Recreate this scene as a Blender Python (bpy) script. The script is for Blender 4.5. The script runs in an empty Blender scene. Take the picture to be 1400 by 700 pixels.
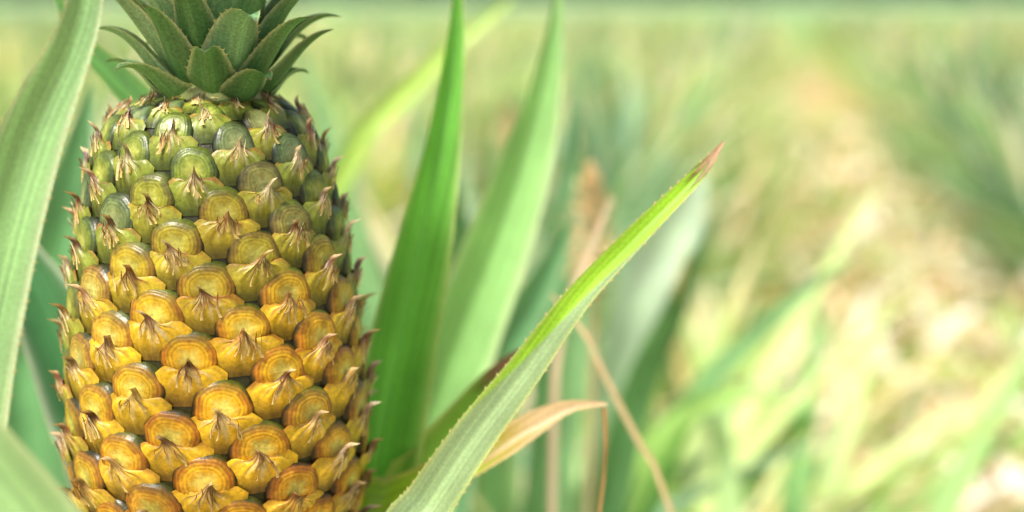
import bpy, math, random
import numpy as np
from mathutils import Vector
random.seed(7); rng=np.random.default_rng(7)
sc=bpy.context.scene
CAMH=1.15

# ------------------------------------------------------------ helpers
def lin(c):
    c=np.asarray(c,dtype=float)/255.0
    return np.where(c<=0.04045,c/12.92,((c+0.055)/1.055)**2.4)
def mix(a,b,t):
    t=np.clip(np.asarray(t),0,1)[...,None]
    return np.asarray(a)*(1-t)+np.asarray(b)*t
def sstep(a,b,x):
    t=np.clip((x-a)/(b-a),0,1); return t*t*(3-2*t)

class Buf:
    def __init__(s): s.V=[];s.F=[];s.C=[];s.L=[];s.n=0
    def grid(s,P,C,L=None,wrap=False):
        ni,nj=P.shape[:2]
        if L is None: L=np.zeros((ni,nj,3))
        C=np.broadcast_to(C,(ni,nj,3))
        s.V.append(P.reshape(-1,3)); s.C.append(C.reshape(-1,3)); s.L.append(L.reshape(-1,3))
        idx=np.arange(ni*nj).reshape(ni,nj)+s.n
        if wrap: idx=np.concatenate([idx,idx[:,:1]],1)
        q=np.stack([idx[:-1,:-1],idx[1:,:-1],idx[1:,1:],idx[:-1,1:]],-1).reshape(-1,4)
        s.F.extend(q.tolist()); s.n+=ni*nj
    def tri(s,P,C):
        s.V.append(np.asarray(P)); s.C.append(np.broadcast_to(C,(3,3))); s.L.append(np.zeros((3,3)))
        s.F.append([s.n,s.n+1,s.n+2]); s.n+=3
    def mesh(s,name):
        me=bpy.data.meshes.new(name)
        V=np.concatenate(s.V)
        me.from_pydata(V.tolist(),[],s.F)
        a=me.color_attributes.new("Col","FLOAT_COLOR","POINT")
        c=np.ones((len(V),4)); c[:,:3]=np.concatenate(s.C); a.data.foreach_set("color",c.ravel().astype(np.float32))
        b=me.attributes.new("luv","FLOAT_VECTOR","POINT")
        b.data.foreach_set("vector",np.concatenate(s.L).ravel().astype(np.float32))
        me.polygons.foreach_set("use_smooth",np.ones(len(s.F),dtype=bool))
        me.update(); return me
    def obj(s,name,mat,parent=None):
        me=s.mesh(name); me.materials.append(mat)
        o=bpy.data.objects.new(name,me); sc.collection.objects.link(o)
        if parent: o.parent=parent
        return o
def empty(name,loc=(0,0,0)):
    e=bpy.data.objects.new(name,None); sc.collection.objects.link(e); e.empty_display_size=.1; return e

def catmull(P,n):
    P=np.asarray(P,float); Q=np.vstack([2*P[0]-P[1],P,2*P[-1]-P[-2]])
    L=np.concatenate([[0],np.cumsum(np.linalg.norm(np.diff(P,axis=0),axis=1))])
    t=np.interp(np.linspace(0,L[-1],n),L,np.arange(len(P)))
    i=np.minimum(t.astype(int),len(P)-2); f=(t-i)[:,None]
    p0,p1,p2,p3=Q[i],Q[i+1],Q[i+2],Q[i+3]
    return .5*((2*p1)+(-p0+p2)*f+(2*p0-5*p1+4*p2-p3)*f*f+(-p0+3*p1-3*p2+p3)*f**3), np.linspace(0,1,n)*1.0, np.linspace(0,L[-1],n), t

def leaf(buf,pts,wid,hint,fold=.35,nseg=60,nc=11,teeth=0.0,col=(90,140,60),tipcol=None,tipf=.0,edge=None,twist=0.,wav=0.,seed=0,under=None,margin=None):
    """pts tip->base, wid: half width for every ctrl point (m)"""
    r=np.random.default_rng(seed+11)
    C,tt,ll,kt=catmull(pts,nseg)
    w=np.interp(kt,np.arange(len(wid)),wid)
    w=np.convolve(np.pad(w,2,'edge'),[.1,.2,.4,.2,.1],'valid'); w[0]=max(wid[0],.0002)
    T=np.gradient(C,axis=0); T/=np.linalg.norm(T,axis=1)[:,None]
    h=np.asarray(hint,float)
    N=h-(T@h)[:,None]*T; N/=np.linalg.norm(N,axis=1)[:,None]
    S=np.cross(T,N)
    a=twist*np.linspace(1,0,nseg)[:,None]
    N,S=N*np.cos(a)+S*np.sin(a),S*np.cos(a)-N*np.sin(a)
    s=np.linspace(-1,1,nc)
    W=w[:,None]*s[None,:]
    H=fold*w[:,None]*np.abs(s[None,:])**1.4
    ph=r.uniform(0,6,6)
    wv=wav*w[:,None]*(np.sin(ll[:,None]*55+ph[0]+s*1.5)*np.abs(s)+.6*np.sin(ll[:,None]*120+ph[1]+2*s))
    P=C[:,None,:]+S[:,None,:]*W[...,None]+N[:,None,:]*(H+wv)[...,None]
    base=lin(col); CC=np.broadcast_to(base,(nseg,nc,3)).copy()
    v=1+.10*np.sin(ll[:,None]*23+ph[2]+s*.7)+.06*np.sin(ll[:,None]*61+ph[3]-s*2)
    CC=CC*v[...,None]
    if under is not None:
        # grey bloom covers the blade towards its base, leaving a bright strip along one margin
        side=np.sign((S[nseg//8]@np.array([1,0,-1.])))
        g=sstep(.03,.07,tt)[:,None]*sstep(-.10,.10,side*s+2.1*(sstep(.03,.21,tt)[:,None])-1.05)
        CC=mix(CC,lin(under),g)
    CC=mix(CC,CC*1.35,(np.exp(-(s/.3)**2))[None,:]*np.ones((nseg,1))*.5)
    if edge is not None:
        CC=mix(CC,lin(edge),(np.abs(s)**10)[None,:]*np.ones((nseg,1))*.8)
    if tipcol is not None:
        fr=tt[:,None]+.25*tipf*np.sin(s*7+ph[4])[None,:]+.15*tipf*np.sin(s*17+ph[5])[None,:]
        CC=mix(CC,lin(margin) if margin is not None else lin(tipcol)*.5,(1-sstep(tipf*1.0,tipf*1.5,fr))*.8)
        CC=mix(CC,lin(tipcol),1-sstep(tipf*.7,tipf*1.05,fr))
    L=np.stack([np.broadcast_to(W,(nseg,nc)),np.broadcast_to(ll[:,None],(nseg,nc)),np.full((nseg,nc),seed*.37)],-1)
    buf.grid(P,CC,L)
    if teeth>0:
        total=ll[-1]; k=np.arange(.01,total*.8,teeth)
        for sd,j in ((-1,0),(1,nc-1)):
            for x in k:
                x+=r.uniform(-.25,.25)*teeth
                f=x/total*(nseg-1); i=int(f)
                if i>=nseg-2: continue
                g=f-i; e=P[i,j]*(1-g)+P[i+1,j]*g
                out=S[i]*sd; tp=-T[i]
                sz=r.uniform(.0005,.0010)
                buf.tri([e-tp*sz*.8-out*.0003,e+tp*sz*.9-out*.0003,e+out*sz*1.1+tp*sz*1.6],lin((200,190,130)))

# ------------------------------------------------------------ materials
def newmat(name):
    m=bpy.data.materials.new(name); m.use_nodes=True; nt=m.node_tree; nt.nodes.clear(); return m,nt
def N(nt,t,**k):
    n=nt.nodes.new(t)
    for a,b in k.items(): setattr(n,a,b)
    return n
def leaf_mat(name,trans=.3,rough=.42,objvar=False,streak=.35,bump=.15,spots=.25,spec=.4,simple=False):
    m,nt=newmat(name); l=nt.links.new
    at=N(nt,'ShaderNodeAttribute',attribute_name='Col')
    out=at.outputs['Color']; a=None
    if not simple:
        lu=N(nt,'ShaderNodeAttribute',attribute_name='luv')
        mp=N(nt,'ShaderNodeVectorMath',operation='MULTIPLY'); mp.inputs[1].default_value=(800,5,1)
        l(lu.outputs['Vector'],mp.inputs[0])
        n1=N(nt,'ShaderNodeTexNoise'); n1.inputs['Scale'].default_value=1; n1.inputs['Detail'].default_value=3
        l(mp.outputs[0],n1.inputs['Vector'])
        tc=N(nt,'ShaderNodeTexCoord')
        n2=N(nt,'ShaderNodeTexNoise'); n2.inputs['Scale'].default_value=900; n2.inputs['Detail'].default_value=2
        l(tc.outputs['Object'],n2.inputs['Vector'])
        n3=N(nt,'ShaderNodeTexNoise'); n3.inputs['Scale'].default_value=25; n3.inputs['Detail'].default_value=4
        l(tc.outputs['Object'],n3.inputs['Vector'])
        def rng_(n,a,b):
            r=N(nt,'ShaderNodeMapRange'); r.inputs['From Min'].default_value=.3; r.inputs['From Max'].default_value=.7
            r.inputs['To Min'].default_value=a; r.inputs['To Max'].default_value=b; l(n.outputs['Fac'],r.inputs['Value']); return r
        r1=rng_(n1,1-streak,1+streak); r2=rng_(n2,1-spots,1+spots); r3=rng_(n3,.86,1.16)
        a=N(nt,'ShaderNodeMath',operation='MULTIPLY'); l(r1.outputs[0],a.inputs[0]); l(r2.outputs[0],a.inputs[1])
        b=N(nt,'ShaderNodeMath',operation='MULTIPLY'); l(a.outputs[0],b.inputs[0]); l(r3.outputs[0],b.inputs[1])
        col=N(nt,'ShaderNodeVectorMath',operation='SCALE'); l(at.outputs['Color'],col.inputs[0]); l(b.outputs[0],col.inputs['Scale'])
        out=col.outputs[0]
    if objvar:
        oi=N(nt,'ShaderNodeObjectInfo')
        hs=N(nt,'ShaderNodeHueSaturation')
        mr=N(nt,'ShaderNodeMapRange'); mr.inputs['To Min'].default_value=.475; mr.inputs['To Max'].default_value=.525
        l(oi.outputs['Random'],mr.inputs['Value']); l(mr.outputs[0],hs.inputs['Hue'])
        mm=N(nt,'ShaderNodeMath',operation='MULTIPLY'); mm.inputs[1].default_value=7.31; l(oi.outputs['Random'],mm.inputs[0])
        fr=N(nt,'ShaderNodeMath',operation='FRACT'); l(mm.outputs[0],fr.inputs[0])
        mv=N(nt,'ShaderNodeMapRange'); mv.inputs['To Min'].default_value=.7; mv.inputs['To Max'].default_value=1.25
        l(fr.outputs[0],mv.inputs['Value']); l(mv.outputs[0],hs.inputs['Value'])
        l(out,hs.inputs['Color']); out=hs.outputs[0]
    p=N(nt,'ShaderNodeBsdfPrincipled'); p.inputs['Roughness'].default_value=rough; p.inputs['Specular IOR Level'].default_value=spec
    l(out,p.inputs['Base Color'])
    if a is not None:
        bp=N(nt,'ShaderNodeBump'); bp.inputs['Strength'].default_value=bump; bp.inputs['Distance'].default_value=.0005
        l(r1.outputs[0],bp.inputs['Height']); l(bp.outputs[0],p.inputs['Normal'])
    tr=N(nt,'ShaderNodeBsdfTranslucent'); 
    tcm=N(nt,'ShaderNodeVectorMath',operation='MULTIPLY'); tcm.inputs[1].default_value=(1.25,1.33,.88); l(out,tcm.inputs[0]); l(tcm.outputs[0],tr.inputs['Color'])
    mx=N(nt,'ShaderNodeMixShader'); mx.inputs[0].default_value=trans; l(p.outputs[0],mx.inputs[1]); l(tr.outputs[0],mx.inputs[2])
    o=N(nt,'ShaderNodeOutputMaterial'); l(mx.outputs[0],o.inputs['Surface']); return m
M_leaf=leaf_mat('pineapple_leaf',.3,.36,streak=.24,spots=.12)
M_crown=leaf_mat('crown_leaf',.12,.40,spots=.24,streak=.22)
M_field=leaf_mat('field_leaf',.35,.6,objvar=True,simple=True)
M_dry=leaf_mat('dry_leaf',.2,.7,simple=True)

def fruit_mat():
    m,nt=newmat('pineapple_skin'); l=nt.links.new
    at=N(nt,'ShaderNodeAttribute',attribute_name='Col'); tc=N(nt,'ShaderNodeTexCoord')
    n=N(nt,'ShaderNodeTexNoise'); n.inputs['Scale'].default_value=700; n.inputs['Detail'].default_value=4; l(tc.outputs['Object'],n.inputs['Vector'])
    n2=N(nt,'ShaderNodeTexNoise'); n2.inputs['Scale'].default_value=160; n2.inputs['Detail'].default_value=5; l(tc.outputs['Object'],n2.inputs['Vector'])
    def mr(n,a_,b_):
        a=N(nt,'ShaderNodeMapRange'); a.inputs['From Min'].default_value=.3;a.inputs['From Max'].default_value=.7;a.inputs['To Min'].default_value=a_;a.inputs['To Max'].default_value=b_
        l(n.outputs['Fac'],a.inputs['Value']); return a
    a=mr(n,.8,1.2); a2=mr(n2,.70,1.24)
    b=N(nt,'ShaderNodeMath',operation='MULTIPLY'); l(a.outputs[0],b.inputs[0]); l(a2.outputs[0],b.inputs[1])
    s=N(nt,'ShaderNodeVectorMath',operation='SCALE'); l(at.outputs['Color'],s.inputs[0]); l(b.outputs[0],s.inputs['Scale'])
    p=N(nt,'ShaderNodeBsdfPrincipled'); p.inputs['Roughness'].default_value=.34; p.inputs['Specular IOR Level'].default_value=.5
    l(s.outputs[0],p.inputs['Base Color'])
    bp=N(nt,'ShaderNodeBump'); bp.inputs['Strength'].default_value=.4; bp.inputs['Distance'].default_value=.0004; l(b.outputs[0],bp.inputs['Height']); l(bp.outputs[0],p.inputs['Normal'])
    o=N(nt,'ShaderNodeOutputMaterial'); l(p.outputs[0],o.inputs['Surface']); return m
M_fruit=fruit_mat()

# ------------------------------------------------------------ pineapple fruit
AX,AY,ZT=-.1285,.6025,1.110
prof_t=np.array([-.002,.0,.004,.010,.023,.055,.087,.12,.153,.186,.208,.222,.227])
prof_r=np.array([.004,.017,.0310,.0395,.0462,.0532,.0585,.0618,.0622,.0577,.0460,.026,.004])
tf=np.linspace(prof_t[0],prof_t[-1],500)
rf=np.interp(tf,prof_t,prof_r)
k=np.hanning(31); k/=k.sum(); rf=np.convolve(np.pad(rf,15,'edge'),k,'valid')
arc=np.concatenate([[0],np.cumsum(np.hypot(np.diff(tf),np.diff(rf)))])
def surf(phi,s,lz):
    t=np.interp(s,arc,tf); r=np.interp(s,arc,rf)
    e=.0012; dt=(np.interp(s+e,arc,tf)-np.interp(s-e,arc,tf)); dr=(np.interp(s+e,arc,rf)-np.interp(s-e,arc,rf))
    ln=np.hypot(dt,dr)+1e-9; dt/=ln; dr/=ln
    R=r+lz*dt; Z=ZT-t+lz*dr
    return np.stack([AX+R*np.sin(phi),AY-R*np.cos(phi),Z+0*R],-1)
pine=empty('pineapple')
b=Buf(); ph=np.linspace(0,2*np.pi,97)[:-1]; ss=np.linspace(0,arc[-1],80)
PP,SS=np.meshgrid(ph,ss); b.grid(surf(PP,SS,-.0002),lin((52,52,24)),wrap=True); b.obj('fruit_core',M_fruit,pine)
doms=Buf(); brs=Buf(); fr=Buf()
s=.004; n=0; GA=math.radians(137.508); PH0=math.radians(20)
while s<arc[-1]-.006:
    r=float(np.interp(s,arc,rf)); t=float(np.interp(s,arc,tf))
    q=np.clip(r/.0625,.2,1.1)
    hfac=q**.35
    h=.00143*hfac
    sw=max(q,.3); sh=hfac
    rr=np.random.default_rng(100+n)
    phi=PH0-n*GA+rr.normal()*.014
    phi=(phi+math.pi)%(2*math.pi)-math.pi
    ripe=sstep(.022,.105,np.array(t))*.95-.05
    ripe+=.85*(math.cos(phi-.32)-1)+.10
    ripe+=rr.uniform(-.2,.16); ripe=float(np.clip(ripe,0,1))
    brown=float(sstep(.10,.175,np.array(t)))*rr.uniform(.35,.95)
    zq=min(1,q*1.15)
    sj=s+rr.normal()*.0005
    # ---- eye (domed, concentric ridges)
    nr_,nth=24,60
    rho=np.linspace(0,1,nr_)**.75; th=np.linspace(0,2*np.pi,nth+1)[:-1]
    RHO,TH=np.meshgrid(rho,th,indexing='ij')
    wx=.0137*sw*rr.uniform(.94,1.05); wu=.0120*sh*rr.uniform(.93,1.06); wd=.0122*sh
    ex=.88
    cx=np.sign(np.cos(TH))*np.abs(np.cos(TH))**ex; sy=np.sign(np.sin(TH))*np.abs(np.sin(TH))**ex
    wob=1+.025*np.sin(TH*3+rr.uniform(0,6))+.014*np.sin(TH*7+rr.uniform(0,6))
    x=wx*RHO*cx*wob; y=np.where(sy>0,wu,wd)*RHO*sy*wob+.0006*sh
    x=x-.0012*sw*RHO*np.maximum(sy,0)
    hd=.0048*zq*rr.uniform(.88,1.1)
    z=hd*(1-RHO**4.2)**.7-.0010
    ring=np.sin((RHO-.4)*2*np.pi*8.5+.35*np.sin(TH*2+rr.uniform(0,6)))*sstep(.34,.5,RHO)*(1-sstep(.88,1,RHO))
    z=z+ring*.00012*sh-.0014*zq*np.exp(-(RHO/.42)**2)
    z=z+(.0006*sy*RHO*(1-RHO**4)-.0016*sstep(0,1,-sy)*RHO)*zq
    z+= .00010*np.sin(TH*23+rr.uniform(0,6))*RHO**2*(1-RHO**6)
    P=surf(phi+x/max(r,.012),sj-y,z)
    F=np.full(RHO.shape,1.)
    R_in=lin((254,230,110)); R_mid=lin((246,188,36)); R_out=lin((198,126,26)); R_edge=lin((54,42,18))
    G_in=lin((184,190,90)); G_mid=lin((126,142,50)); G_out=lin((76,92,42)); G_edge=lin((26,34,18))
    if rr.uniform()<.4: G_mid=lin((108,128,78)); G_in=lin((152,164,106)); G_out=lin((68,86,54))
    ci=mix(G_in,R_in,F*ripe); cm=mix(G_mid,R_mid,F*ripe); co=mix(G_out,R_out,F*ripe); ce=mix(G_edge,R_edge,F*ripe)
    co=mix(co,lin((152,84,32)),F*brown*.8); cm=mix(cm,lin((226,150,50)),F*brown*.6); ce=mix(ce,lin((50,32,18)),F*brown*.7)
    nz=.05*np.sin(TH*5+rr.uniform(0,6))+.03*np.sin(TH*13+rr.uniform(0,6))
    c=mix(ci,cm,sstep(.12,.48,RHO+nz)); c=mix(c,co,sstep(.52,.74,RHO+nz)); c=mix(c,ce,sstep(.78,.91,RHO+nz*.5))  # dark rim, with groove shade between eyes painted into its colour
    c=c*(1+rr.uniform(.14,.3)*ring+.1*np.sin(TH*31+rr.uniform(0,6))*RHO)[...,None]
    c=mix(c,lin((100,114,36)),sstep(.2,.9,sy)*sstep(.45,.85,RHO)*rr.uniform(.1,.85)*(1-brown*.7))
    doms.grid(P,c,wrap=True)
    # ---- bract
    nv,nu=30,37
    v=np.linspace(0,1,nv); u=np.linspace(-1,1,nu); V_,U_=np.meshgrid(v,u,indexing='ij')
    kv=[0,.2,.38,.52,.64,.74,.84,.92,1]
    bw=rr.uniform(.86,1.0)
    hw=np.interp(v,kv,[.0118,.0160,.0168,.0122,.0068,.0036,.0015,.0006,.0001])*sw*bw
    yy=np.interp(v,kv,[-.0185,-.0144,-.0104,-.0073,-.0047,-.0025,-.0006,.0009,.0021])*sh
    tipl=rr.uniform(.4,1.6)
    zz=np.interp(v,kv,[.0003,.0014,.0030,.0043,.0051,.0057,.0063,.0070+.0012*tipl,.0076+.0034*tipl])*zq
    lean=rr.uniform(-.004,.004)
    X=U_*hw[:,None]+lean*(V_**4)
    Y=yy[:,None]-.0016*sh*np.abs(U_)**1.5*(1-V_)*np.where(V_>.3,1,.2)+ .0060*sh*np.abs(U_)**3*sstep(.1,.4,V_)*(1-sstep(.5,.75,V_))
    Z=zz[:,None]*(1-(.54-.12*sstep(.5,.8,V_))*np.abs(U_)**1.5)
    fold=np.sin(U_*9+rr.uniform(0,6))*.35+np.sin(U_*19+rr.uniform(0,6))*.25+np.sin(U_*34+rr.uniform(0,6))*.15
    Z=Z+.0009*fold*(.3+V_)*(1-V_**3)*zq; Y=Y+.0010*np.sin(U_*27+rr.uniform(0,6))*sstep(.3,.6,V_)*(1-V_)
    P=surf(phi+X/max(r,.012),sj-Y,Z)
    F=np.ones(V_.shape)
    cy=mix(lin((140,154,56)),lin((250,200,42)),F*min(1,ripe*1.2))
    cy=mix(cy,lin((206,168,92)),F*brown*.4*rr.uniform(0,1))
    cy=mix(cy,mix(lin((54,66,26)),lin((112,78,26)),F*ripe),(1-sstep(.05,.46,V_))*.9)  # bract base darkened: crevice shade painted into its colour
    pap=mix(lin((220,214,172)),lin((244,220,164)),F*ripe)
    red=lin((160,80,42)); dk=lin((88,46,30))
    str1=.5+.5*np.sin(U_*15+rr.uniform(0,6)+2*np.sin(V_*4)); str2=.5+.5*np.sin(U_*31+rr.uniform(0,6)); str3=.5+.5*np.sin(U_*47+rr.uniform(0,6)+V_*3)
    pa=sstep(.42,.72,V_+.26*(str1-.5)+.14*(str2-.5)+.24*(1-np.abs(U_)*1.4)-.14)*rr.uniform(.2,1)
    c=mix(cy,pap,pa)
    c=mix(c,red,sstep(.58,.86,V_+.36*(str2-.5)+.24*(str3-.5))*rr.uniform(.2,.95))
    c=mix(c,red,sstep(.84,1.,np.abs(U_))*sstep(.25,.5,V_)*rr.uniform(.0,.8))
    c=mix(c,dk,sstep(.64,.82,V_)*rr.uniform(.3,1)*(1-sstep(.92,1,V_)))
    c=mix(c,lin((222,196,150)),sstep(.9,.97,V_)*.7)
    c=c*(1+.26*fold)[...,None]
    brs.grid(P,c)
    # ---- papery fringe shards
    for f in range(rr.integers(4,10)):
        x0=rr.uniform(-.0065,.0065)*sw; y0=rr.uniform(-.0125,-.006)*sh; w0=rr.uniform(.0002,.0007)
        vv=np.linspace(0,1,8); uu=np.linspace(-1,1,3); V2,U2=np.meshgrid(vv,uu,indexing='ij')
        y1=rr.uniform(-.0045,.0005)*sh; x1=x0*rr.uniform(.15,.7)
        Xs=x0+(x1-x0)*V2+U2*w0*(1-V2)**.7+.0006*np.sin(V2*5+f)
        Ys=y0+(y1-y0)*V2
        Zs=(.0040+.0020*V2+.0014*V2**3*rr.uniform(0,1.4)-.10*np.abs(x0))*zq+.0003*(1-U2**2)+.0004
        cc=mix(lin((242,212,134)),lin(random.choice([(140,70,40),(160,90,50),(240,222,184),(88,48,32),(96,54,36)])),V2*1.3)
        fr.grid(surf(phi+Xs/max(r,.012),sj-Ys,Zs),cc)
    s+=h; n+=1
doms.obj('fruitlet_eyes',M_fruit,pine); brs.obj('fruitlet_bracts',M_fruit,pine); fr.obj('bract_fringes',M_fruit,pine)
b=Buf(); zz=np.linspace(.05,.905,20); PP,ZZ=np.meshgrid(ph[::4],zz); rr_=.016+.003*np.sin(ZZ*40)
b.grid(np.stack([AX+rr_*np.cos(PP),AY+rr_*np.sin(PP),ZZ],-1),lin((110,130,80)),wrap=True); b.obj('fruit_stalk',M_leaf,pine)

# ---- crown
b=Buf()
Nc=74; cx0,cy0,cz0=AX+.004,AY,ZT-.003
for i in range(Nc):
    f=i/(Nc-1); rr=np.random.default_rng(500+i)
    az=i*GA+.6
    Lf=(.024+.078*f**.7)*rr.uniform(.86,1.14)
    e0=math.radians(32+50*f**.8+rr.uniform(-5,5))
    rb=.020*(1-f)+.003; zb=.060*f**1.05
    d=np.array([math.cos(az),math.sin(az),0.])
    pts=[]; p=np.array([cx0,cy0,cz0+zb])+d*rb; m=8
    rec=math.radians(rr.uniform(40,100))*(1-.45*f)
    for j in range(m+1):
        g=j/m
        el=e0+math.radians(24)*math.sin(min(1,g*2)*math.pi/2)*(1-f)-rec*g**2.2*1.3
        pts.append(p.copy()); p=p+(d*math.cos(el)+np.array([0,0,1])*math.sin(el))*Lf/m
    pts=pts[::-1]
    wb=(.0112+.0022*math.sin(f*3.1))*rr.uniform(.86,1.14)
    wid=[.0002]+[wb*((j)/m)**.72*(1 if j<m-1 else .95) for j in range(1,m+1)]
    N0=-d*.6+np.array([0,0,.8])
    c=random.choice([(100,142,88),(128,162,116),(84,126,74),(114,152,108)])
    leaf(b,pts,wid,N0,fold=.55,nseg=34,nc=11,teeth=.0042,col=c,tipcol=(110,104,72),tipf=.05,edge=(190,196,150),wav=.06,seed=500+i)
b.obj('crown_leaves',M_crown,pine)
b=Buf(); zz=np.linspace(-.004,.06,12); PP,ZZ=np.meshgrid(ph[::4],zz); q_=(ZZ+.004)/.064
rr_=.020*(1-q_)+.002; b.grid(np.stack([cx0+rr_*np.cos(PP),cy0+rr_*np.sin(PP),cz0+ZZ],-1),lin((140,150,90)),wrap=True); b.obj('crown_core',M_crown,pine)

# ------------------------------------------------------------ hero plant leaves
plant=empty('pineapple_plant')
def L1(name,pts,wid,hint,par=plant,**k):
    b=Buf(); leaf(b,pts,wid,hint,**k); return b.obj(name,M_leaf,par)
L1('leaf_diagonal',[(.0895,.599,1.0908),(.0787,.597,1.0771),(.0525,.592,1.0513),(.0278,.5875,1.0249),(.0046,.582,.9936),(-.0154,.577,.9678),(-.0339,.5725,.9405),(-.0494,.568,.916),(-.085,.59,.8),(-.11,.62,.55),(-.12,.62,.3)],
   [.0004,.0032,.0048,.0058,.0078,.0094,.0108,.012,.015,.016,.018],(-.45,-.80,.15),fold=.4,nseg=220,nc=21,teeth=.0045,col=(156,206,54),under=(150,176,126),tipcol=(200,162,132),margin=(92,56,42),tipf=.020,edge=(214,224,134),twist=-.15,seed=1)
L1('leaf_broad',[(-.0278,.734,1.1646),(-.0296,.7276,1.128),(-.037,.718,1.077),(-.0488,.7086,1.0226),(-.061,.699,.968),(-.072,.687,.9025),(-.09,.68,.75),(-.12,.66,.45),(-.12,.65,.25)],
   [.001,.005,.0095,.0155,.0185,.02,.022,.022,.02],(.35,-.9,.2),fold=.8,nseg=120,teeth=.006,col=(116,186,76),edge=(206,226,144),seed=2)
L1('leaf_broad_rear',[(.0294,.896,1.163),(.0217,.886,1.1055),(.0068,.876,1.052),(-.0136,.866,.994),(-.0362,.8556,.936),(-.0565,.844,.874),(-.09,.8,.7),(-.12,.75,.4)],
   [.001,.009,.017,.021,.023,.024,.024,.022],(.25,-.9,.3),fold=.7,nseg=100,col=(152,202,122),edge=(222,234,184),seed=3)
L1('leaf_blue_green',[(.0415,.939,1.006),(.0146,.931,.958),(-.0146,.922,.9095),(-.044,.912,.852),(-.08,.85,.6),(-.12,.78,.35)],
   [.001,.012,.018,.020,.022,.02],(.5,-.8,.3),fold=.5,nseg=80,col=(116,168,120),edge=(170,190,150),seed=4)
L1('leaf_with_dry_tip',[(.0441,.637,.9646),(.0271,.636,.9623),(.0102,.6346,.953),(-.0102,.632,.9396),(-.0339,.630,.928),(-.0576,.629,.9195),(-.0746,.627,.9095),(-.11,.63,.8),(-.12,.63,.5)],
   [.001,.0042,.0068,.009,.010,.0105,.011,.013,.014],(-.3,-.55,.75),fold=.7,nseg=120,teeth=.005,col=(156,188,50),tipcol=(226,194,150),margin=(184,146,84),tipf=.10,edge=(210,196,110),wav=.18,seed=5)
L1('leaf_browned_tip',[(.0056,.700,.975),(-.0074,.697,.961),(-.0222,.6935,.939),(-.0407,.689,.913),(-.0555,.684,.888),(-.1,.66,.7),(-.12,.65,.4)],
   [.002,.008,.0145,.0175,.018,.018,.018],(.2,-.95,.1),fold=.3,nseg=90,teeth=.005,col=(138,192,76),tipcol=(150,112,92),margin=(100,66,48),tipf=.035,edge=(190,190,110),wav=.08,seed=6)
L1('leaf_behind_crown',[(-.2205,.692,1.157),(-.205,.687,1.129),(-.187,.684,1.11),(-.170,.68,1.09),(-.147,.672,1.047),(-.133,.67,.944),(-.12,.66,.6),(-.12,.65,.3)],
   [.001,.005,.0075,.0092,.012,.015,.018,.018],(.2,-.8,.5),fold=.5,nseg=90,teeth=.005,col=(98,148,78),edge=(170,190,120),seed=7)
L1('leaf_front_near',[(-.215,.412,1.115),(-.1814,.408,1.048),(-.160,.403,1.018),(-.138,.398,.990),(-.1166,.392,.958),(-.09,.45,.85),(-.1,.55,.55),(-.12,.6,.3)],
   [.001,.0085,.0125,.0145,.016,.018,.018,.018],(.1,-.8,.6),fold=.35,nseg=90,col=(156,194,128),edge=(200,214,160),seed=8)
L1('leaf_dark_side',[(-.2776,.744,1.051),(-.2467,.733,.990),(-.2236,.723,.937),(-.204,.712,.876),(-.14,.68,.5),(-.13,.65,.25)],
   [.001,.018,.023,.024,.022,.02],(.3,-.8,.5),fold=.5,nseg=80,teeth=.006,col=(76,128,80),edge=(230,236,214),seed=9)
L1('leaf_side_rear',[(-.25,.85,1.10),(-.2666,.84,1.021),(-.28,.83,.9565),(-.284,.81,.87),(-.2,.76,.4),(-.14,.68,.25)],
   [.001,.016,.023,.026,.024,.02],(.2,-.9,.3),fold=.5,nseg=80,col=(106,158,104),edge=(190,206,170),seed=10)
b=Buf()
for i in range(30):
    rr=np.random.default_rng(900+i); az=i*GA; 
    d=np.array([math.cos(az),math.sin(az),0]); e=math.radians(rr.uniform(40,66)); Ln=rr.uniform(.5,.75)
    if d[1]<-.2: Ln*=.62; e*=.8
    p=np.array([-.125,.64,.12+.01*i])+d*.02; pts=[]
    for j in range(8):
        pts.append(p.copy()); p=p+(d*math.cos(e)+np.array([0,0,1])*math.sin(e))*Ln/7; e-=math.radians(rr.uniform(5,11))
    leaf(b,pts[::-1],[.001,.009,.014,.018,.02,.021,.022,.024],-d*.7+np.array([0,0,.7]),fold=.45,nseg=40,nc=7,col=random.choice([(98,150,84),(112,164,92),(90,140,86)]),edge=(170,190,120),seed=900+i)
b.obj('lower_leaves',M_leaf,plant)

nb=empty('pineapple_plant')
L1('leaf_upright',[(-.1375,.523,1.233),(-.141,.516,1.196),(-.148,.51,1.160),(-.154,.505,1.135),(-.170,.499,1.099),(-.184,.49,1.049),(-.195,.4785,.986),(-.22,.46,.8),(-.25,.45,.5),(-.28,.46,.2)],
   [.001,.003,.0052,.0070,.0114,.0132,.0145,.017,.019,.02],(.35,-.85,.3),par=nb,fold=.5,nseg=140,teeth=.0045,col=(146,188,126),edge=(220,228,190),seed=20)
b=Buf()
for i in range(24):
    rr=np.random.default_rng(1200+i); az=i*GA
    d=np.array([math.cos(az),math.sin(az),0]); e=math.radians(rr.uniform(40,60)); Ln=rr.uniform(.4,.6)
    if d[0]>-.1: Ln*=.55
    p=np.array([-.30,.46,.12+.008*i])+d*.02; pts=[]
    for j in range(8):
        pts.append(p.copy()); p=p+(d*math.cos(e)+np.array([0,0,1])*math.sin(e))*Ln/7; e-=math.radians(rr.uniform(5,11))
    leaf(b,pts[::-1],[.001,.009,.014,.018,.02,.021,.022,.024],-d*.7+np.array([0,0,.7]),fold=.45,nseg=40,nc=7,col=(104,152,96),seed=1200+i)
b.obj('rosette',M_leaf,nb)

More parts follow.
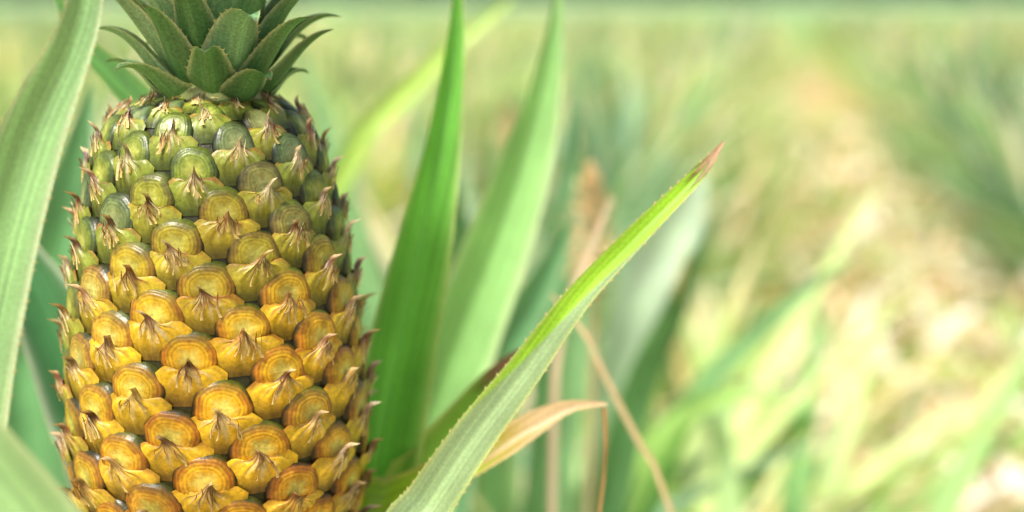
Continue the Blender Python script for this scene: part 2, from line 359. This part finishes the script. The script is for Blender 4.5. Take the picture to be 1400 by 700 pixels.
bh=empty('pineapple_plant')
def L2(name,pts,wid,hint,**k): L1(name,pts,wid,hint,par=bh,**k)
L2('leaf_yellow',[(.0,1.33,1.15),(-.0534,1.313,1.105),(-.107,1.305,1.0545),(-.147,1.297,1.008),(-.17,1.29,.9),(-.12,1.3,.5),(-.06,1.32,.2)],[.002,.009,.011,.011,.012,.02,.02],(.3,-.8,.6),nseg=60,col=(176,208,100),seed=31)
L2('leaf_pale',[(.1836,1.39,.98),(.158,1.38,.909),(.115,1.36,.81),(.05,1.34,.4),(0,1.34,.15)],[.01,.028,.03,.03,.02],(.3,-.8,.6),nseg=60,col=(194,214,186),seed=32)
L2('leaf_tall',[(.10,1.25,1.02),(.08,1.27,.93),(.05,1.29,.8),(.0,1.32,.4),(-.02,1.33,.15)],[.002,.014,.02,.024,.02],(.1,-.9,.3),nseg=60,col=(148,190,138),seed=33)
L2('leaf_tall_side',[(-.02,1.2,1.04),(-.015,1.22,.95),(-.015,1.25,.8),(-.02,1.3,.4),(-.02,1.33,.15)],[.002,.016,.022,.024,.02],(.3,-.9,.3),nseg=60,col=(168,202,142),seed=35)
L2('leaf_arched',[(.25,1.22,.80),(.19,1.25,.79),(.13,1.28,.72),(.05,1.3,.5),(-.02,1.33,.2)],[.002,.012,.018,.022,.02],(-.3,-.5,.8),nseg=60,col=(166,202,114),seed=34)
L2('leaf_upright_dark',[(.17,1.18,.97),(.14,1.22,.88),(.10,1.26,.75),(.04,1.3,.4),(-.02,1.33,.2)],[.002,.012,.018,.022,.02],(.3,-.8,.4),nseg=60,col=(112,158,108),seed=36)
L2('leaf_leaning',[(-.06,1.15,1.05),(-.045,1.2,.96),(-.03,1.25,.8),(-.02,1.3,.4),(-.02,1.33,.2)],[.002,.012,.018,.022,.02],(-.3,-.8,.4),nseg=60,col=(112,162,104),seed=37)
L2('leaf_slender',[(.30,1.22,.93),(.23,1.25,.86),(.15,1.28,.74),(.06,1.3,.45),(-.02,1.33,.2)],[.001,.010,.015,.018,.02],(-.3,-.7,.7),nseg=60,col=(138,182,122),seed=38)
L2('leaf_slender_tall',[(.06,1.38,1.08),(.05,1.36,.97),(.035,1.35,.82),(.01,1.34,.45),(-.02,1.33,.2)],[.001,.010,.015,.018,.02],(.3,-.9,.3),nseg=60,col=(120,168,118),seed=39)
L2('leaf_slender_left',[(-.20,1.38,1.10),(-.17,1.37,.99),(-.13,1.36,.82),(-.07,1.34,.45),(-.02,1.33,.2)],[.001,.012,.018,.02,.02],(.1,-.9,.3),nseg=60,col=(150,192,136),seed=40)

# dried leaves and seed heads
dl=Buf()
leaf(dl,[(.022,.79,.985),(.039,.78,.968),(.0534,.775,.939),(.07,.769,.907),(.084,.764,.881),(.10,.76,.8),(.11,.75,.5),(.12,.75,.02)],[.0008,.0016,.0018,.002,.0015,.002,.002,.002],(0,-1,.2),nseg=60,nc=5,col=(222,196,150),wav=.4,seed=41)
dl.obj('dried_stem',M_dry)
dl=Buf()
leaf(dl,[(.0437,.65,.9595),(.0445,.65,.93),(.0413,.65,.902),(.04,.65,.8),(.03,.66,.4),(.03,.66,.02)],[.0012,.001,.0007,.0008,.001,.001],(0,-1,.2),nseg=50,nc=5,col=(186,146,98),wav=.3,seed=42)
leaf(dl,[(.060,.86,1.03),(.045,.86,.99),(.030,.86,.945),(.025,.86,.8),(.02,.86,.02)],[.001,.0025,.003,.003,.003],(0,-1,.2),nseg=50,nc=5,col=(222,200,170),wav=.3,seed=43)
dl.obj('dried_stem',M_dry)
def seedhead(x,y,z0,z1,col,sd):
    b=Buf(); r=np.random.default_rng(sd)
    for i in range(520):
        z=r.uniform(z0,z1); f=(z-z0)/(z1-z0); R=.026*math.sin(math.pi*min(1,f*.85+.12))*r.uniform(.2,1); a=r.uniform(0,6.28)
        c=np.array([x+R*math.cos(a),y+R*math.sin(a),z]); d=r.normal(size=3); d/=np.linalg.norm(d); e=np.cross(d,[0,0,1.]); s_=r.uniform(.002,.0045)
        b.tri([c-d*s_,c+d*s_,c+e*s_+np.array([0,0,s_])],lin(col)*r.uniform(.6,1.3))
    zz=np.linspace(.02,z1,30); PP,ZZ=np.meshgrid(ph[::12],zz)
    b.grid(np.stack([x+.0025*np.cos(PP)+.004*np.sin(ZZ*9),y+.0025*np.sin(PP),ZZ],-1),lin(col)*.8,wrap=True)
    b.obj('dried_seed_head',M_dry)
seedhead(.062,1.12,.91,1.02,(232,200,152),1)
seedhead(-.005,1.7,.88,1.03,(222,200,150),2)

# ------------------------------------------------------------ field
field=empty('pineapple_field')
def rosette(name,sd,cols,dry=.12,tall=1.):
    b=Buf(); r=np.random.default_rng(sd)
    for i in range(34):
        f=i/33; az=i*GA+r.uniform(-.2,.2); d=np.array([math.cos(az),math.sin(az),0])
        e=math.radians(22+56*f+r.uniform(-6,6)); Ln=(.5+.30*math.sin(f*2.6))*r.uniform(.85,1.1)*tall; dr=math.radians(r.uniform(4,14))*(1.15-f*.6)
        p=np.array([0,0,.03+.14*f])+d*.025; pts=[]
        for j in range(7):
            pts.append(p.copy()); p=p+(d*math.cos(e)+np.array([0,0,1])*math.sin(e))*Ln/6; e-=dr
            if p[2]<.02: p[2]=.02
        isdry=(r.uniform()<dry) or f<.12
        c=(240,226,190) if isdry and r.uniform()<.6 else ((220,200,146) if isdry else cols[r.integers(len(cols))])
        leaf(b,pts[::-1],[.001,.010,.016,.020,.022,.022,.022],-d*.7+np.array([0,0,.7]),fold=.35,nseg=11,nc=5,col=c,tipcol=(230,212,164) if r.uniform()<.5 else None,margin=(196,196,120),tipf=.12,seed=sd*50+i)
    me=b.mesh(name); me.materials.append(M_field); return me
G1=[(170,198,124),(196,218,150),(142,178,108)]; G2=[(124,162,122),(158,192,156),(104,144,104)]; G3=[(204,214,120),(216,220,142),(182,204,110)]
var=[rosette('field_plant_a',1,G1),rosette('field_plant_b',2,G1,.28),rosette('field_plant_c',3,G2,.06,1.1),rosette('field_plant_d',4,G3,.4,.8),rosette('field_plant_e',5,G2,.15)]
R=np.random.default_rng(3)
def place(vi,x,y,sC,zf=1.):
    o=bpy.data.objects.new('field_plant',var[vi]); sc.collection.objects.link(o); o.parent=field
    o.location=(x,y,0); o.scale=(sC,sC,sC*zf); o.rotation_euler=(R.normal()*.06,R.normal()*.06,R.uniform(0,6.28))
offs=[]
for kx in range(-11,14):
    base=kx*1.75
    offs+= [(base+.62,kx),(base+1.12,kx)]
for off,kx in offs:
    y=-1.2
    while y<34:
        y+=R.uniform(.3,.44)*(1 if y<10 else 1.7)
        x=.50+off+.183*y+R.normal()*.06
        if abs(x)<.62 and y<1.15: continue
        if abs(x)<.3 and y<1.25: continue
        if x<-.3 and x>-1.0 and y<.95: continue
        if abs(x)>.5*y+1.8: continue
        if R.uniform()<.06: continue
        if kx==0 and y<9: vi=R.choice([2,4,2,0])
        elif kx==-1 and off>-.9: vi=R.choice([1,3,1,0]) if y>2.2 else R.choice([1,0,4])
        elif kx==-1: vi=R.choice([1,0,4,2])
        else: vi=R.choice([0,1,0,4,3,2],p=[.3,.22,.13,.12,.15,.08])
        sC=R.uniform(.88,1.2)*(.8 if vi==3 else 1)
        if kx==-1 and off>-.9: sC*=.8
        place(vi,x,y,sC,R.uniform(.9,1.08))
for vi,x,y,sC in [(0,.20,1.25,1.02),(0,.05,1.6,1.15),(0,.36,1.75,.95),(4,-.25,1.4,1.15),(0,-.5,1.3,1.15)]: place(vi,x,y,sC,1.03)
b=Buf(); R=np.random.default_rng(9)
for i in range(2300):
    near=R.uniform()<.3
    kx=0 if near else R.choice([0,0,1,-1,2,-2]); y=R.uniform(2.,5) if near else R.uniform(.8,12); x=.50+kx*1.75+.183*y+R.normal()*.28
    a=R.uniform(0,6.28); Ln=R.uniform(.25,.6); z0=R.uniform(.01,.14); zt=R.uniform(0.01,.36) if (R.uniform()<.5 and y>1.8) else .02
    d=np.array([math.cos(a),math.sin(a),0]); s_=np.array([-d[1],d[0],0]); c0=np.array([x,y,0])
    pts=[c0-d*Ln/2+[0,0,zt],c0-d*Ln/5+s_*R.normal()*.03+[0,0,z0+zt*.6],c0+d*Ln/5+s_*R.normal()*.03+[0,0,z0],c0+d*Ln/2+[0,0,.012]]
    col=[(238,226,198),(224,200,158),(250,244,234),(202,160,118),(186,196,106),(164,188,112),(124,156,96)][R.choice(7,p=[.22,.17,.17,.12,.12,.11,.09])]
    leaf(b,pts,[.001,.018,.023,.014],(R.normal()*.4,R.normal()*.4,1),fold=.3,nseg=8,nc=3,col=col,seed=i)
b.obj('leaf_litter',M_dry)

m,nt=newmat('field_soil'); l=nt.links.new
tc=N(nt,'ShaderNodeTexCoord'); n1=N(nt,'ShaderNodeTexNoise'); n1.inputs['Scale'].default_value=1.4; n1.inputs['Detail'].default_value=8; l(tc.outputs['Object'],n1.inputs['Vector'])
cr=N(nt,'ShaderNodeValToRGB'); e=cr.color_ramp.elements
e[0].position=.3; e[0].color=(*lin((150,114,86)),1); e[1].position=.75; e[1].color=(*lin((204,204,154)),1)
x=cr.color_ramp.elements.new(.45); x.color=(*lin((208,172,138)),1); x=cr.color_ramp.elements.new(.6); x.color=(*lin((190,180,122)),1)
l(n1.outputs['Fac'],cr.inputs[0])
sx=N(nt,'ShaderNodeSeparateXYZ'); l(tc.outputs['Object'],sx.inputs[0])
def mixy(a_sock,colB,y0,y1):
    mr=N(nt,'ShaderNodeMapRange'); mr.inputs['From Min'].default_value=y0; mr.inputs['From Max'].default_value=y1; l(sx.outputs['Y'],mr.inputs['Value'])
    mc=N(nt,'ShaderNodeMix',data_type='RGBA'); l(mr.outputs[0],mc.inputs['Factor']); l(a_sock,mc.inputs['A']); mc.inputs['B'].default_value=(*lin(colB),1)
    return mc.outputs['Result']
c_=mixy(cr.outputs[0],(140,170,108),18,32); c_=mixy(c_,(150,178,132),60,200)  # field green further out, then paled with distance: haze painted into the colour
p=N(nt,'ShaderNodeBsdfPrincipled'); p.inputs['Roughness'].default_value=1; p.inputs['Specular IOR Level'].default_value=0; l(c_,p.inputs['Base Color'])
bp=N(nt,'ShaderNodeBump'); bp.inputs['Strength'].default_value=.6; bp.inputs['Distance'].default_value=.05; l(n1.outputs['Fac'],bp.inputs['Height']); l(bp.outputs[0],p.inputs['Normal'])
o=N(nt,'ShaderNodeOutputMaterial'); l(p.outputs[0],o.inputs['Surface'])
b=Buf(); gx=np.concatenate([np.linspace(-600,-20,12),np.linspace(-18,18,60),np.linspace(20,600,12)]); gy=np.concatenate([np.linspace(-60,-5,8),np.linspace(-4,36,80),np.linspace(40,900,14)])
GX,GY=np.meshgrid(gx,gy,indexing='ij'); off=(GX-.5-.183*GY)
b.grid(np.stack([GX,GY,-.03-.03*np.cos(off/1.75*2*np.pi)*(GY<36)*(np.abs(GX)<19)],-1),(.3,.3,.2)); b.obj('ground',m)

b=Buf(); R=np.random.default_rng(12)
for i in range(9000):
    x=R.uniform(-420,420); hmax=5+2.5*math.sin(x*.05)+2*math.sin(x*.17+1)+1.5*math.sin(x*.41)
    z=R.uniform(.2,1)**.7*hmax; c=np.array([x,330+R.uniform(-6,6),z]); d=R.normal(size=3); e_=R.normal(size=3)
    b.tri([c-d*1.1,c+d*1.1,c+e_*1.5],lin((130,158,136))*R.uniform(.7,1.25))
b.obj('distant_tree_line',M_field)

# ------------------------------------------------------------ light
w=bpy.data.worlds.new("World"); sc.world=w; w.use_nodes=True; nt=w.node_tree
bg=nt.nodes['Background']; sk=nt.nodes.new('ShaderNodeTexSky'); sk.sky_type='NISHITA'; sk.sun_disc=False
EL,AZ=math.radians(60),math.radians(218)
sk.sun_elevation=EL; sk.sun_rotation=AZ; sk.dust_density=5; sk.air_density=.9; sk.ozone_density=.6
nt.links.new(sk.outputs[0],bg.inputs[0]); bg.inputs[1].default_value=.15
sd=bpy.data.lights.new('sun','SUN'); sd.energy=4.3; sd.angle=math.radians(8); sd.color=(1,.965,.90)
so=bpy.data.objects.new('sun',sd); sc.collection.objects.link(so)
dv=Vector((math.sin(AZ)*math.cos(EL),math.cos(AZ)*math.cos(EL),math.sin(EL)))
so.rotation_euler=dv.to_track_quat('Z','Y').to_euler()
sc.view_settings.view_transform='Standard'; sc.view_settings.look='None'; sc.view_settings.exposure=0

cd=bpy.data.cameras.new('camera'); co=bpy.data.objects.new('camera',cd); sc.collection.objects.link(co)
co.location=(0,0,CAMH); co.rotation_euler=(math.radians(90-10.25),0,0)
cd.lens=50; cd.sensor_width=36; cd.clip_start=.02; cd.clip_end=3000
cd.dof.use_dof=True; cd.dof.focus_distance=.56; cd.dof.aperture_fstop=3.5
sc.camera=co
